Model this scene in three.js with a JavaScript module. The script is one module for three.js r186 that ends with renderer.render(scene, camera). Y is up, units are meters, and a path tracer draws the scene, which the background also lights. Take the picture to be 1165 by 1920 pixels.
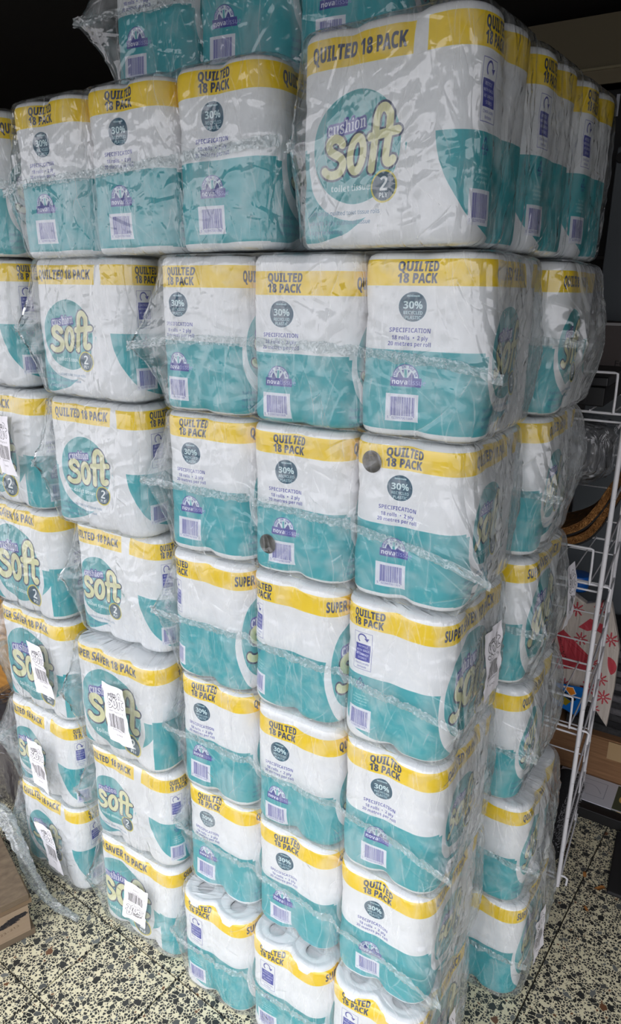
import * as THREE from 'three';
import { mergeGeometries } from 'three/addons/utils/BufferGeometryUtils.js';
import { ImprovedNoise } from 'three/addons/math/ImprovedNoise.js';
import { RoundedBoxGeometry } from 'three/addons/geometries/RoundedBoxGeometry.js';

/* ------------------------------------------------------------------ camera, sky, exposure */
const scene = new THREE.Scene();
const camera = new THREE.PerspectiveCamera(71.6, 1165 / 1920, 0.02, 60);
camera.rotation.order = 'YXZ';
camera.position.set(0.348, 1.7387, 1.0782);
camera.rotation.set(-0.3022, 0.5417, 0.01327);
const renderer = new THREE.WebGLRenderer();
renderer.toneMapping = THREE.LinearToneMapping;
renderer.toneMappingExposure = 1.9;
renderer.shadowMap.enabled = true;
const SKY = 2.6;
{ // overcast sky: three times brighter overhead than at the horizon, with soft cloud mottling
  const W = 256, H = 128, d = new Float32Array(W * H * 4), n = new ImprovedNoise();
  for (let y = 0; y < H; y++) for (let x = 0; x < W; x++) {
    const e = Math.max(0, Math.sin(((y + 0.5) / H - 0.5) * Math.PI)), a = (x + 0.5) / W * 2 * Math.PI;
    const c = 1 + 0.16 * n.noise(Math.cos(a) * 2.2, e * 4, Math.sin(a) * 2.2), L = (1 + 2 * e) / 3 * c, i = (y * W + x) * 4;
    d[i] = L * 0.99; d[i + 1] = L * 0.975; d[i + 2] = L * 1.03; d[i + 3] = 1;
  }
  const t = new THREE.DataTexture(d, W, H, THREE.RGBAFormat, THREE.FloatType);
  t.mapping = THREE.EquirectangularReflectionMapping; t.magFilter = THREE.LinearFilter; t.needsUpdate = true;
  scene.background = t; scene.environment = t;
  scene.backgroundIntensity = SKY; scene.environmentIntensity = SKY;
}

/* ------------------------------------------------------------------ helpers */
let seed = 7;
const rnd = () => { seed = (seed + 0x6d2b79f5) | 0; let t = Math.imul(seed ^ (seed >>> 15), 1 | seed); t = (t + Math.imul(t ^ (t >>> 7), 61 | t)) ^ t; return ((t ^ (t >>> 14)) >>> 0) / 4294967296; };
const rr = (a, b) => a + (b - a) * rnd();
const N = new ImprovedNoise(), nz = (x, y, z) => N.noise(x, y, z);
const V = (x, y, z) => new THREE.Vector3(x, y, z);
const clamp = (x, a, b) => Math.min(b, Math.max(a, x)), sm = (a, b, x) => { const t = clamp((x - a) / (b - a), 0, 1); return t * t * (3 - 2 * t); };
const used = {};
const numbered = (n) => { used[n] = (used[n] ?? -1) + 1; return used[n] ? n + '_' + String(used[n]).padStart(3, '0') : n; };
function fix(m) { m.castShadow = m.receiveShadow = true; return m; }
function part(name, geo, mat, parent) { const m = fix(new THREE.Mesh(geo, mat)); m.name = name; parent.add(m); return m; }
function tag(o, label, category, group) { o.userData.label = label; o.userData.category = category; if (group) o.userData.group = group; return o; }
function thing(name, label, category, pos = [0, 0, 0], turn = 0, group) {
  const g = new THREE.Group(); g.name = numbered(name); g.position.set(...pos); g.rotation.y = turn; scene.add(g);
  return tag(g, label, category, group);
}
function struct(name, geo, mat) { const m = part(name, geo, mat, scene); m.userData.kind = 'structure'; return m; }
const box = (w, h, d, x = 0, y = 0, z = 0, r = 0) => (r ? new RoundedBoxGeometry(w, h, d, 2, r) : new THREE.BoxGeometry(w, h, d)).translate(x, y, z);
function rod(a, b, r, seg = 8) {
  const A = V(...a), B = V(...b), L = A.distanceTo(B), g = new THREE.CylinderGeometry(r, r, L, seg);
  g.applyQuaternion(new THREE.Quaternion().setFromUnitVectors(V(0, 1, 0), B.clone().sub(A).normalize())); g.translate(...A.add(B).multiplyScalar(0.5).toArray()); return g;
}
const bent = (pts, r, n = 40, k = 7, t = 0.02) => new THREE.TubeGeometry(new THREE.CatmullRomCurve3(pts.map((p) => V(...p)), false, 'catmullrom', t), n, r, k, false);
const std = (color, roughness = 0.7, o = {}) => new THREE.MeshStandardMaterial({ color, roughness, ...o });
const phys = (o) => new THREE.MeshPhysicalMaterial(o);
function canvas(w, h, f, srgb = true) {
  const c = document.createElement('canvas'); c.width = w; c.height = h; f(c.getContext('2d'), w, h);
  const t = new THREE.CanvasTexture(c); if (srgb) t.colorSpace = THREE.SRGBColorSpace; t.wrapS = t.wrapT = THREE.RepeatWrapping; t.magFilter = THREE.LinearFilter; t.anisotropy = 8; return t;
}
function dataTex(w, h, f, srgb = false) { // f(x, y) -> [r, g, b] 0..1
  const d = new Uint8Array(w * h * 4);
  for (let y = 0; y < h; y++) for (let x = 0; x < w; x++) { const c = f(x, y), i = (y * w + x) * 4; for (let k = 0; k < 3; k++) d[i + k] = clamp(Math.round(255 * (c.length ? c[k] : c)), 0, 255); d[i + 3] = 255; }
  const t = new THREE.DataTexture(d, w, h); t.wrapS = t.wrapT = THREE.RepeatWrapping; t.magFilter = THREE.LinearFilter; t.minFilter = THREE.LinearMipmapLinearFilter; t.generateMipmaps = true; if (srgb) t.colorSpace = THREE.SRGBColorSpace; t.needsUpdate = true; return t;
}
function gridGeo(nu, nv, f, closedU = false) { // f(i, j) -> {p:[x,y,z], uv:[u,v]}; i 0..nu, j 0..nv
  const P = [], U = [], I = [];
  for (let j = 0; j <= nv; j++) for (let i = 0; i <= nu; i++) { const q = f(i, j); P.push(...q.p); U.push(...q.uv); }
  for (let j = 0; j < nv; j++) for (let i = 0; i < nu; i++) { const a = j * (nu + 1) + i, b = a + 1, c = a + nu + 1, d = c + 1; I.push(a, b, d, a, d, c); }
  const g = new THREE.BufferGeometry(); g.setAttribute('position', new THREE.Float32BufferAttribute(P, 3)); g.setAttribute('uv', new THREE.Float32BufferAttribute(U, 2)); g.setIndex(I); g.computeVertexNormals();
  if (closedU) { const n = g.attributes.normal; for (let j = 0; j <= nv; j++) { const a = j * (nu + 1), b = a + nu, v = V(n.getX(a) + n.getX(b), n.getY(a) + n.getY(b), n.getZ(a) + n.getZ(b)).normalize(); n.setXYZ(a, v.x, v.y, v.z); n.setXYZ(b, v.x, v.y, v.z); } }
  return g;
}

/* ------------------------------------------------------------------ printed pack film */
const W = 0.2235, D = 0.311, PER = 2 * (W + D);
const NAVY = '#28335c', BLUE = '#4a4a9e', TEAL = '#43a9b0', YEL = '#fbd202', WHITE = '#efedee', CREAM = '#efe9b4';
function softLogo(g, s, outline, fill, cushFill) { // drawn in a 120 x 95 box, scaled by s
  g.save(); g.scale(s, s); g.lineCap = g.lineJoin = 'round';
  const letters = (w, col) => {
    g.strokeStyle = col; g.lineWidth = w;
    g.beginPath(); g.moveTo(31, 46); g.bezierCurveTo(27, 34, 9, 36, 10, 48); g.bezierCurveTo(11, 59, 32, 58, 31, 71); g.bezierCurveTo(30, 86, 8, 88, 1, 78); g.stroke();
    g.beginPath(); g.ellipse(55, 62, 11.5, 21, 0.2, 0, 7); g.stroke();
    g.beginPath(); g.moveTo(110, 19); g.bezierCurveTo(105, 6, 92, 8, 89, 26); g.bezierCurveTo(87, 42, 84, 66, 80, 84); g.stroke();
    g.beginPath(); g.moveTo(111, 20); g.bezierCurveTo(110, 42, 105, 58, 104, 72); g.bezierCurveTo(104, 81, 111, 81, 115, 76); g.stroke();
    g.beginPath(); g.moveTo(79, 44); g.lineTo(122, 41); g.stroke();
  };
  g.save(); g.rotate(-0.05); letters(17, outline); g.restore();
  g.save(); g.translate(9, 33); g.rotate(-0.12); g.font = 'bold 20px serif'; g.scale(64 / g.measureText('cushion').width, 1.05); g.transform(1, 0, -0.2, 1, 0, 0); g.lineWidth = 6; g.strokeStyle = outline === '#28335c' ? '#4446a0' : outline; g.strokeText('cushion', 0, 0); g.fillStyle = cushFill; g.fillText('cushion', 0, 0); g.restore();
  g.save(); g.rotate(-0.05); letters(11.5, fill); g.restore();
  g.restore();
}
function barcode(g, x, y, w, h, col, digits, rs) {
  let s = rs; const r = () => (s = (s * 16807) % 2147483647) / 2147483647;
  g.fillStyle = col; const n = 95, u = w / n; let i = 0;
  while (i < n) { const k = 1 + Math.floor(r() * 3.2); g.fillRect(x + i * u, y, Math.min(k, n - i) * u * 0.92, (i < 4 || i > 90) ? h * 1.06 : h); i += k + 1 + Math.floor(r() * 2.4); }
  g.font = `${h * 0.17}px sans-serif`; g.textAlign = 'left'; g.fillText(digits[0], x - h * 0.17, y + h * 1.17); g.textAlign = 'center'; g.fillText(digits.slice(1), x + w / 2, y + h * 1.17);
}
const PW = 2048, PH = 580;
const printTex = canvas(PW, PH, (g) => {
  const S = PW / PER, X = (m) => m * S, Y = (f) => f * PH;
  const xQ = W, xN2 = W + D, xS = 2 * W + D;
  g.fillStyle = WHITE; g.fillRect(0, 0, PW, PH);
  const tealFill = (path) => { g.save(); g.beginPath(); path(); g.clip(); g.fillStyle = TEAL; g.fillRect(0, 0, PW, PH); g.restore(); };
  // teal around the 30% end, from the right of the SUPER SAVER face to the left of the QUILTED face
  tealFill(() => { g.rect(0, Y(0.51), X(xQ + 0.02), Y(0.45)); g.rect(X(PER - 0.035), Y(0.51), X(0.04), Y(0.45)); });
  const panel = (x0, d, sc, cy) => { // the big faces
    const cx = x0 + d;
    g.save(); g.beginPath(); g.rect(X(x0) - 2, Y(0.53), X(0.32), Y(0.435)); g.clip(); g.fillStyle = TEAL; g.beginPath(); g.ellipse(X(x0 + 0.01), Y(0.5), X(0.2 * sc), Y(0.475), 0, 0, 7); g.fill(); g.restore();
    g.fillStyle = WHITE; g.beginPath(); g.arc(X(cx - 0.003), Y(cy) + X(0.012 * sc), X(0.089 * sc), 0, 7); g.fill();
    g.fillStyle = TEAL; g.beginPath(); g.arc(X(cx), Y(cy), X(0.0775 * sc), 0, 7); g.fill();
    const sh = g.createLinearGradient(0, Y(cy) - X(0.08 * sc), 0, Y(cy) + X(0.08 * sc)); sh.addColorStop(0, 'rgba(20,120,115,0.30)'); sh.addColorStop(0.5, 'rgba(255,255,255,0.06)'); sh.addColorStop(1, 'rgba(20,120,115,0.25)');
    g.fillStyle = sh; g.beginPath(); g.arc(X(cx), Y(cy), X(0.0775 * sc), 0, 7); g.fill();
    g.save(); g.translate(X(cx - 0.062 * sc), Y(cy) - X(0.055 * sc)); softLogo(g, X(0.00108 * sc), NAVY, CREAM, '#e6e4f2'); g.restore();
    g.fillStyle = 'rgba(240,248,248,0.92)'; g.font = `bold ${X(0.0125 * sc)}px sans-serif`; g.textAlign = 'center'; g.fillText('toilet tissue', X(cx - 0.008), Y(cy) + X(0.059 * sc));
    const bx = X(cx + 0.052 * sc), by = Y(cy) + X(0.056 * sc);
    g.fillStyle = '#dfc92b'; g.beginPath(); g.arc(bx, by, X(0.0225 * sc), 0, 7); g.fill(); g.fillStyle = '#12475f'; g.beginPath(); g.arc(bx, by, X(0.0198 * sc), 0, 7); g.fill();
    g.fillStyle = '#fff'; g.font = `bold ${X(0.027 * sc)}px sans-serif`; g.fillText('2', bx, by + X(0.006 * sc)); g.font = `bold ${X(0.009 * sc)}px sans-serif`; g.fillText('PLY', bx, by + X(0.0155 * sc));
  };
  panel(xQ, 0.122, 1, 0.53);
  g.fillStyle = '#3d6a94'; g.font = `${X(0.0085)}px sans-serif`; g.textAlign = 'left';
  ['18 soft white quilted toilet tissue rolls', 'made with 2 ply cushioned tissue', 'for a gentle feeling'].forEach((t, i) => g.fillText(t, X(xQ + 0.026), Y(0.835 + i * 0.045)));
  // teal quarter round on the recycle end
  g.fillStyle = TEAL; g.beginPath(); g.moveTo(X(xN2 - 0.055), Y(0.5)); g.bezierCurveTo(X(xN2 - 0.05), Y(0.78), X(xN2 + 0.03), Y(0.93), X(xN2 + 0.12), Y(0.965)); g.lineTo(X(xS + 0.03), Y(0.965)); g.lineTo(X(xS + 0.03), Y(0.5)); g.fill();
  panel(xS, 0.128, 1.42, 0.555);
  // yellow bands and their lettering
  g.fillStyle = YEL; g.fillRect(0, Y(0.033), X(xQ + 0.212), Y(0.135)); g.fillRect(X(xQ + 0.236), Y(0.033), PW, Y(0.135));
  g.fillStyle = NAVY; g.strokeStyle = NAVY; g.lineJoin = 'round';
  const bold = (t, x, y, h, w) => { g.save(); g.translate(X(x), Y(y)); g.font = `bold ${Y(h)}px sans-serif`; const m = g.measureText(t).width; g.scale(X(w) / m, 1); g.lineWidth = Y(h) * 0.045; g.textAlign = 'left'; g.strokeText(t, 0, 0); g.fillText(t, 0, 0); g.restore(); };
  bold('QUILTED', 0.066, 0.093, 0.068, 0.07); bold('18 PACK', 0.066, 0.153, 0.068, 0.067);
  bold('QUILTED 18 PACK', xQ + 0.036, 0.132, 0.09, 0.165);
  bold('QUILTED', xN2 + 0.03, 0.093, 0.068, 0.066); bold('18 PACK', xN2 + 0.03, 0.153, 0.068, 0.063);
  bold('SUPER SAVER 18 PACK', xS + 0.0, 0.136, 0.098, 0.232);
  // the 30% end
  g.fillStyle = '#0b4c66'; g.beginPath(); g.arc(X(0.094), Y(0.278), X(0.0235), 0, 7); g.fill();
  g.fillStyle = '#dff0f2'; g.textAlign = 'center'; g.font = `bold ${X(0.0045)}px sans-serif`; g.fillText('minimum', X(0.094), Y(0.226));
  g.font = `bold ${X(0.0165)}px sans-serif`; g.fillText('30%', X(0.094), Y(0.288)); g.font = `${X(0.0072)}px sans-serif`; g.fillText('RECYCLED', X(0.094), Y(0.317)); g.fillText('PLASTIC', X(0.094), Y(0.343));
  g.fillStyle = BLUE; g.font = `bold ${X(0.0098)}px sans-serif`; g.fillText('SPECIFICATION', X(0.092), Y(0.415)); g.font = `bold ${X(0.0088)}px sans-serif`; g.fillText('18 rolls  •  2 ply', X(0.092), Y(0.452)); g.fillText('20 metres per roll', X(0.092), Y(0.486));
  { // dome badge
    const cx = X(0.088), cy = Y(0.66), R = X(0.0205);
    g.fillStyle = '#dfe8ee'; g.beginPath(); g.arc(cx, cy, R * 1.08, Math.PI, 0); g.fill(); g.strokeStyle = BLUE; g.lineWidth = R * 0.07; g.beginPath(); g.arc(cx, cy, R * 1.06, Math.PI, 0); g.stroke();
    g.save(); g.beginPath(); g.arc(cx, cy, R * 0.68, Math.PI, 0); g.clip(); g.fillStyle = '#3c3f90'; g.fillRect(cx - R, cy - R, 2 * R, R); g.strokeStyle = '#dfe8ee'; g.lineWidth = R * 0.2;
    for (const a of [-0.62, 0.62]) { g.beginPath(); g.moveTo(cx, cy + R * 0.1); g.lineTo(cx + Math.sin(a) * R * 1.2, cy - Math.cos(a) * R * 1.2); g.stroke(); }
    g.lineWidth = R * 0.36; g.beginPath(); g.moveTo(cx, cy); g.lineTo(cx, cy - R); g.stroke(); g.strokeStyle = TEAL; g.lineWidth = R * 0.2; g.beginPath(); g.moveTo(cx, cy); g.lineTo(cx, cy - R); g.stroke(); g.restore();
    g.fillStyle = BLUE; g.font = `bold ${R * 0.3}px sans-serif`; const t = 'MADE IN THE UK'; for (let i = 0; i < t.length; i++) { const a = -1.35 + i * 2.7 / (t.length - 1); g.save(); g.translate(cx + Math.sin(a) * R * 0.78, cy - Math.cos(a) * R * 0.78); g.rotate(a); g.fillText(t[i], 0, 0); g.restore(); }
    g.fillStyle = '#43459a'; g.fillRect(cx - X(0.0265), cy, X(0.054), Y(0.05)); g.fillStyle = '#eceaf6'; g.textAlign = 'left'; g.font = `bold ${X(0.0122)}px sans-serif`; g.fillText('nova', cx - X(0.0245), cy + Y(0.037)); const nw = g.measureText('nova').width; g.fillStyle = '#a9aadb'; g.font = `${X(0.0122)}px sans-serif`; g.fillText('tissue', cx - X(0.0245) + nw, cy + Y(0.037));
  }
  const bar = (x, y) => { g.fillStyle = '#e9e8f0'; g.fillRect(X(x), Y(y), X(0.058), Y(0.158)); barcode(g, X(x + 0.009), Y(y + 0.018), X(0.042), Y(0.108), '#4c4a9c', '5023997001008', 777); };
  bar(0.054, 0.752); bar(xN2 + 0.018, 0.742);
  // the recycle end
  g.strokeStyle = BLUE; g.lineWidth = X(0.0007); g.strokeRect(X(xN2 + 0.031), Y(0.205), X(0.041), Y(0.255)); g.fillStyle = '#3f44a0'; g.fillRect(X(xN2 + 0.0345), Y(0.285), X(0.034), Y(0.115));
  g.strokeStyle = BLUE; g.lineWidth = X(0.0026); g.beginPath(); g.arc(X(xN2 + 0.05), Y(0.246), X(0.0088), 2.2, 6.1); g.stroke(); g.fillStyle = BLUE; g.beginPath(); g.moveTo(X(xN2 + 0.055), Y(0.244)); g.lineTo(X(xN2 + 0.0655), Y(0.24)); g.lineTo(X(xN2 + 0.061), Y(0.265)); g.fill();
  g.fillStyle = '#e2e2f2'; g.textAlign = 'center'; g.font = `${X(0.0058)}px sans-serif`; ['RECYCLE', 'WITH BAGS', 'AT LARGER', 'STORES'].forEach((t, i) => g.fillText(t, X(xN2 + 0.0515), Y(0.311 + i * 0.026)));
  g.fillStyle = BLUE; g.font = `${X(0.0052)}px sans-serif`; g.fillText('Check Locally', X(xN2 + 0.0515), Y(0.424)); g.fillText('Kerbside', X(xN2 + 0.0515), Y(0.448));
  { const cx = X(xN2 + 0.05), cy = Y(0.555), R = X(0.0105); g.strokeStyle = '#2c4a8c'; g.lineWidth = R * 0.2; g.lineJoin = 'round'; g.beginPath(); for (let k = 0; k < 3; k++) g.lineTo(cx + Math.sin(k * 2.0944) * R, cy - Math.cos(k * 2.0944) * R * 0.95); g.closePath(); g.stroke(); g.fillStyle = TEAL; for (let k = 0; k < 3; k++) g.fillRect(cx + Math.sin(k * 2.0944 + 1.047) * R * 0.5 - 2, cy - Math.cos(k * 2.0944 + 1.047) * R * 0.5 - 2, 5, 5); g.fillStyle = '#2c4a8c'; g.font = `bold ${R * 0.8}px sans-serif`; g.fillText('4', cx, cy + R * 0.35); g.font = `bold ${R * 0.6}px sans-serif`; g.fillText('LDPE', cx, cy + R * 1.2); }
  g.fillStyle = 'rgba(235,245,245,0.7)'; g.font = `${X(0.0046)}px sans-serif`; ['Recycle film', 'at collection points', 'of larger stores', 'not at kerbside'].forEach((t, i) => g.fillText(t, X(xN2 + 0.05), Y(0.655 + i * 0.021)));
});
printTex.wrapT = THREE.ClampToEdgeWrapping;

/* crease maps: a wrinkled-film height map and a haze map made from the same folds */
const CR = 1024;
const [creaseBump, creaseClear] = (() => {
  const h = new Float32Array(CR * CR), z = new Float32Array(CR * CR);
  const fold = (x, y, a, L, w, amp, haze) => {
    const ca = Math.cos(a), sa = Math.sin(a), R = L / 2 + 4 * w;
    const x0 = Math.floor(x - Math.abs(ca) * R - 4 * w), x1 = Math.ceil(x + Math.abs(ca) * R + 4 * w), y0 = Math.floor(y - Math.abs(sa) * R - 4 * w), y1 = Math.ceil(y + Math.abs(sa) * R + 4 * w);
    for (let j = y0; j <= y1; j++) for (let i = x0; i <= x1; i++) {
      const u = (i - x) * ca + (j - y) * sa, v = -(i - x) * sa + (j - y) * ca + 0.0012 * u * u * Math.sin(x), t = 1 - Math.abs(u) / (L / 2); if (t <= 0) continue;
      const av = Math.abs(v); if (av > 5 * w) continue;
      const k = (((j % CR) + CR) % CR) * CR + (((i % CR) + CR) % CR), e = Math.max(0, 1 - av / (w * (v > 0 ? 1.1 : 3.2)));
      h[k] += amp * Math.min(1, t * 1.6) * e; z[k] += haze * Math.min(1, t * 2) * Math.exp(-av / 2.2);
    }
  };
  for (let k = 0; k < 210; k++) { const up = rnd() < 0.68; fold(rnd() * CR, rnd() * CR, up ? Math.PI / 2 + rr(-0.35, 0.35) : rr(0, Math.PI), rr(80, up ? 620 : 300), rr(6, 30), rr(-1, 1) * 1.2, Math.max(0, rr(-0.35, 0.4))); }
  for (let k = 0; k < 160; k++) fold(rnd() * CR, rnd() * CR, rr(0, Math.PI), rr(20, 80), rr(4, 12), rr(-0.6, 0.6), rr(0, 0.2));
  let lo = 1e9, hi = -1e9; for (const v of h) { lo = Math.min(lo, v); hi = Math.max(hi, v); }
  lo *= 0.6; hi *= 0.6;
  const mot = (x, y) => { const a = x / CR * 2 * Math.PI, b = y / CR * 2 * Math.PI; return nz(Math.cos(a) * 1.1 + 3, Math.sin(a) * 1.1, Math.cos(b) * 1.1 + Math.sin(b) * 0.7) + 0.5 * nz(Math.cos(a) * 3, Math.sin(a) * 3 + 5, Math.cos(b) * 3 + Math.sin(b) * 2); };
  return [dataTex(CR, CR, (x, y) => (h[y * CR + x] - lo) / (hi - lo)), dataTex(CR, CR, (x, y) => 1 - clamp(0.02 + 0.2 * clamp(0.2 + 1.1 * mot(x, y), 0, 1) + 0.6 * z[y * CR + x], 0, 0.75))];
})();
const film = phys({ name: 'clear film', color: '#f3f7f8', transmission: 1, thickness: 0, roughness: 0.07, ior: 1.66, transmissionMap: creaseClear, bumpMap: creaseBump, bumpScale: 0.0055 });
const endFilm = phys({ name: 'gathered end film', color: '#f1f5f6', transmission: 0.95, thickness: 0, roughness: 0.1, ior: 1.7, transmissionMap: creaseClear, bumpMap: creaseBump, bumpScale: 0.0055 });
const cloudyFilm = endFilm.clone(); cloudyFilm.name = 'cloudy film'; cloudyFilm.transmission = 0.8;
const seamFilm = phys({ name: 'crinkled film', color: '#eef4f5', transmission: 0.8, thickness: 0, roughness: 0.07, ior: 1.8, bumpMap: creaseBump, bumpScale: 0.008 });
const packMat = phys({ name: 'printed pack film', map: printTex, roughness: 0.5, clearcoat: 0.15, clearcoatRoughness: 0.35, });
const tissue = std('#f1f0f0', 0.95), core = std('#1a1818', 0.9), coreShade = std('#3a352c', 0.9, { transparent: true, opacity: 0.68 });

/* ------------------------------------------------------------------ packs */
function outline(lx, lz, r, t) { // nominal perimeter metre t from the front left corner, round to the right
  let x, z; const a = lx / 2, b = lz / 2; t = ((t % (2 * (lx + lz))) + 2 * (lx + lz)) % (2 * (lx + lz));
  if (t < lx) { x = -a + t; z = b; } else if (t < lx + lz) { x = a; z = b - (t - lx); } else if (t < 2 * lx + lz) { x = a - (t - lx - lz); z = -b; } else { x = -a; z = -b + (t - 2 * lx - lz); }
  const cx = clamp(x, -a + r, a - r), cz = clamp(z, -b + r, b - r); let dx = x - cx, dz = z - cz; const l = Math.hypot(dx, dz) || 1; dx /= l; dz /= l;
  return { x: cx + dx * r, z: cz + dz * r, nx: dx, nz: dz, rx: x, rz: z };
}
const gau = (x, w) => Math.exp(-(x * x) / (w * w));
const PK = 0.294; // modelled pack height, scaled to each layer
function packGeo(vs, shift, du, sunk) {
  const nu = 128, rows = [];
  for (let i = 0; i <= 6; i++) rows.push([i / 6 * 0.06, 0]);
  for (let i = 1; i <= 20; i++) rows.push([0.06 + i / 20 * 0.88, 0]);
  for (let i = 1; i <= 6; i++) rows.push([0.94 + i / 6 * 0.06, 0]);
  const n0 = rows.length, all = [[0, 1], [0, 0.5], ...rows, [1, 0.25], [1, 0.6], [1, 1]];
  return gridGeo(nu, all.length - 1, (i, j) => {
    const [v, ins] = all[j], t = i / nu * PER, o = outline(W - 0.003, D - 0.003, 0.05, i / nu * 2 * (W + D - 0.006));
    const e = v < 0.06 ? 1 - v / 0.06 : v > 0.94 ? (v - 0.94) / 0.06 : 0; let d = -0.011 * (1 - Math.sqrt(Math.max(0, 1 - e * e)));
    const onN = Math.abs(o.nz) > 0.9, onW = Math.abs(o.nx) > 0.9;
    const nd = 0.0045 + 0.012 * (1 - sm(0, 0.14, v) * sm(0, 0.14, 1 - v)); if (onN) d -= nd * gau(o.x, 0.02); if (onW) d -= 0.75 * nd * (gau(o.z - D / 6, 0.018) + gau(o.z + D / 6, 0.018));
    d -= 0.0016 * (gau(v - 1 / 3, 0.02) + gau(v - 2 / 3, 0.02));
    d += 0.0026 * nz(o.x * 14 + vs * 9, v * 5 + vs, o.z * 14) - 0.0012;
    let x = o.x + o.nx * d, z = o.z + o.nz * d, y = v * PK;
    if (ins) { const k = 1 - ins; x *= k; z *= k; if (sunk && v === 1) y -= 0.012 * sm(0, 0.25, ins); else if (v === 1) y += 0.002; }
    y += 0.0015 * nz(x * 20, vs, z * 20) * (v === 1 ? 1 : 0);
    return { p: [x, y, z], uv: [i / nu + du / PER, ins ? (v ? 0.999 : 0.001) : clamp(v + shift, 0.001, 0.999)] };
  }, true);
}
const packs = [packGeo(1, 0, -0.008), packGeo(2, 0.012, 0.002), packGeo(3, -0.008, 0.012), packGeo(4, 0.022, 0.03), packGeo(6, 0.06, 0.016)];
const packSunk = packGeo(5, 0, -0.012, true);
const rollTop = new THREE.LatheGeometry([[0.0205, -0.05], [0.0205, -0.004], [0.023, -0.0005], [0.03, 0], [0.045, -0.0003], [0.05, -0.003], [0.052, -0.008], [0.052, -0.02]].map((p) => new THREE.Vector2(...p)), 40);
const rollCore = new THREE.LatheGeometry([[0.0001, -0.05], [0.0203, -0.05], [0.0203, -0.006]].map((p) => new THREE.Vector2(...p)), 32);

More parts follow.
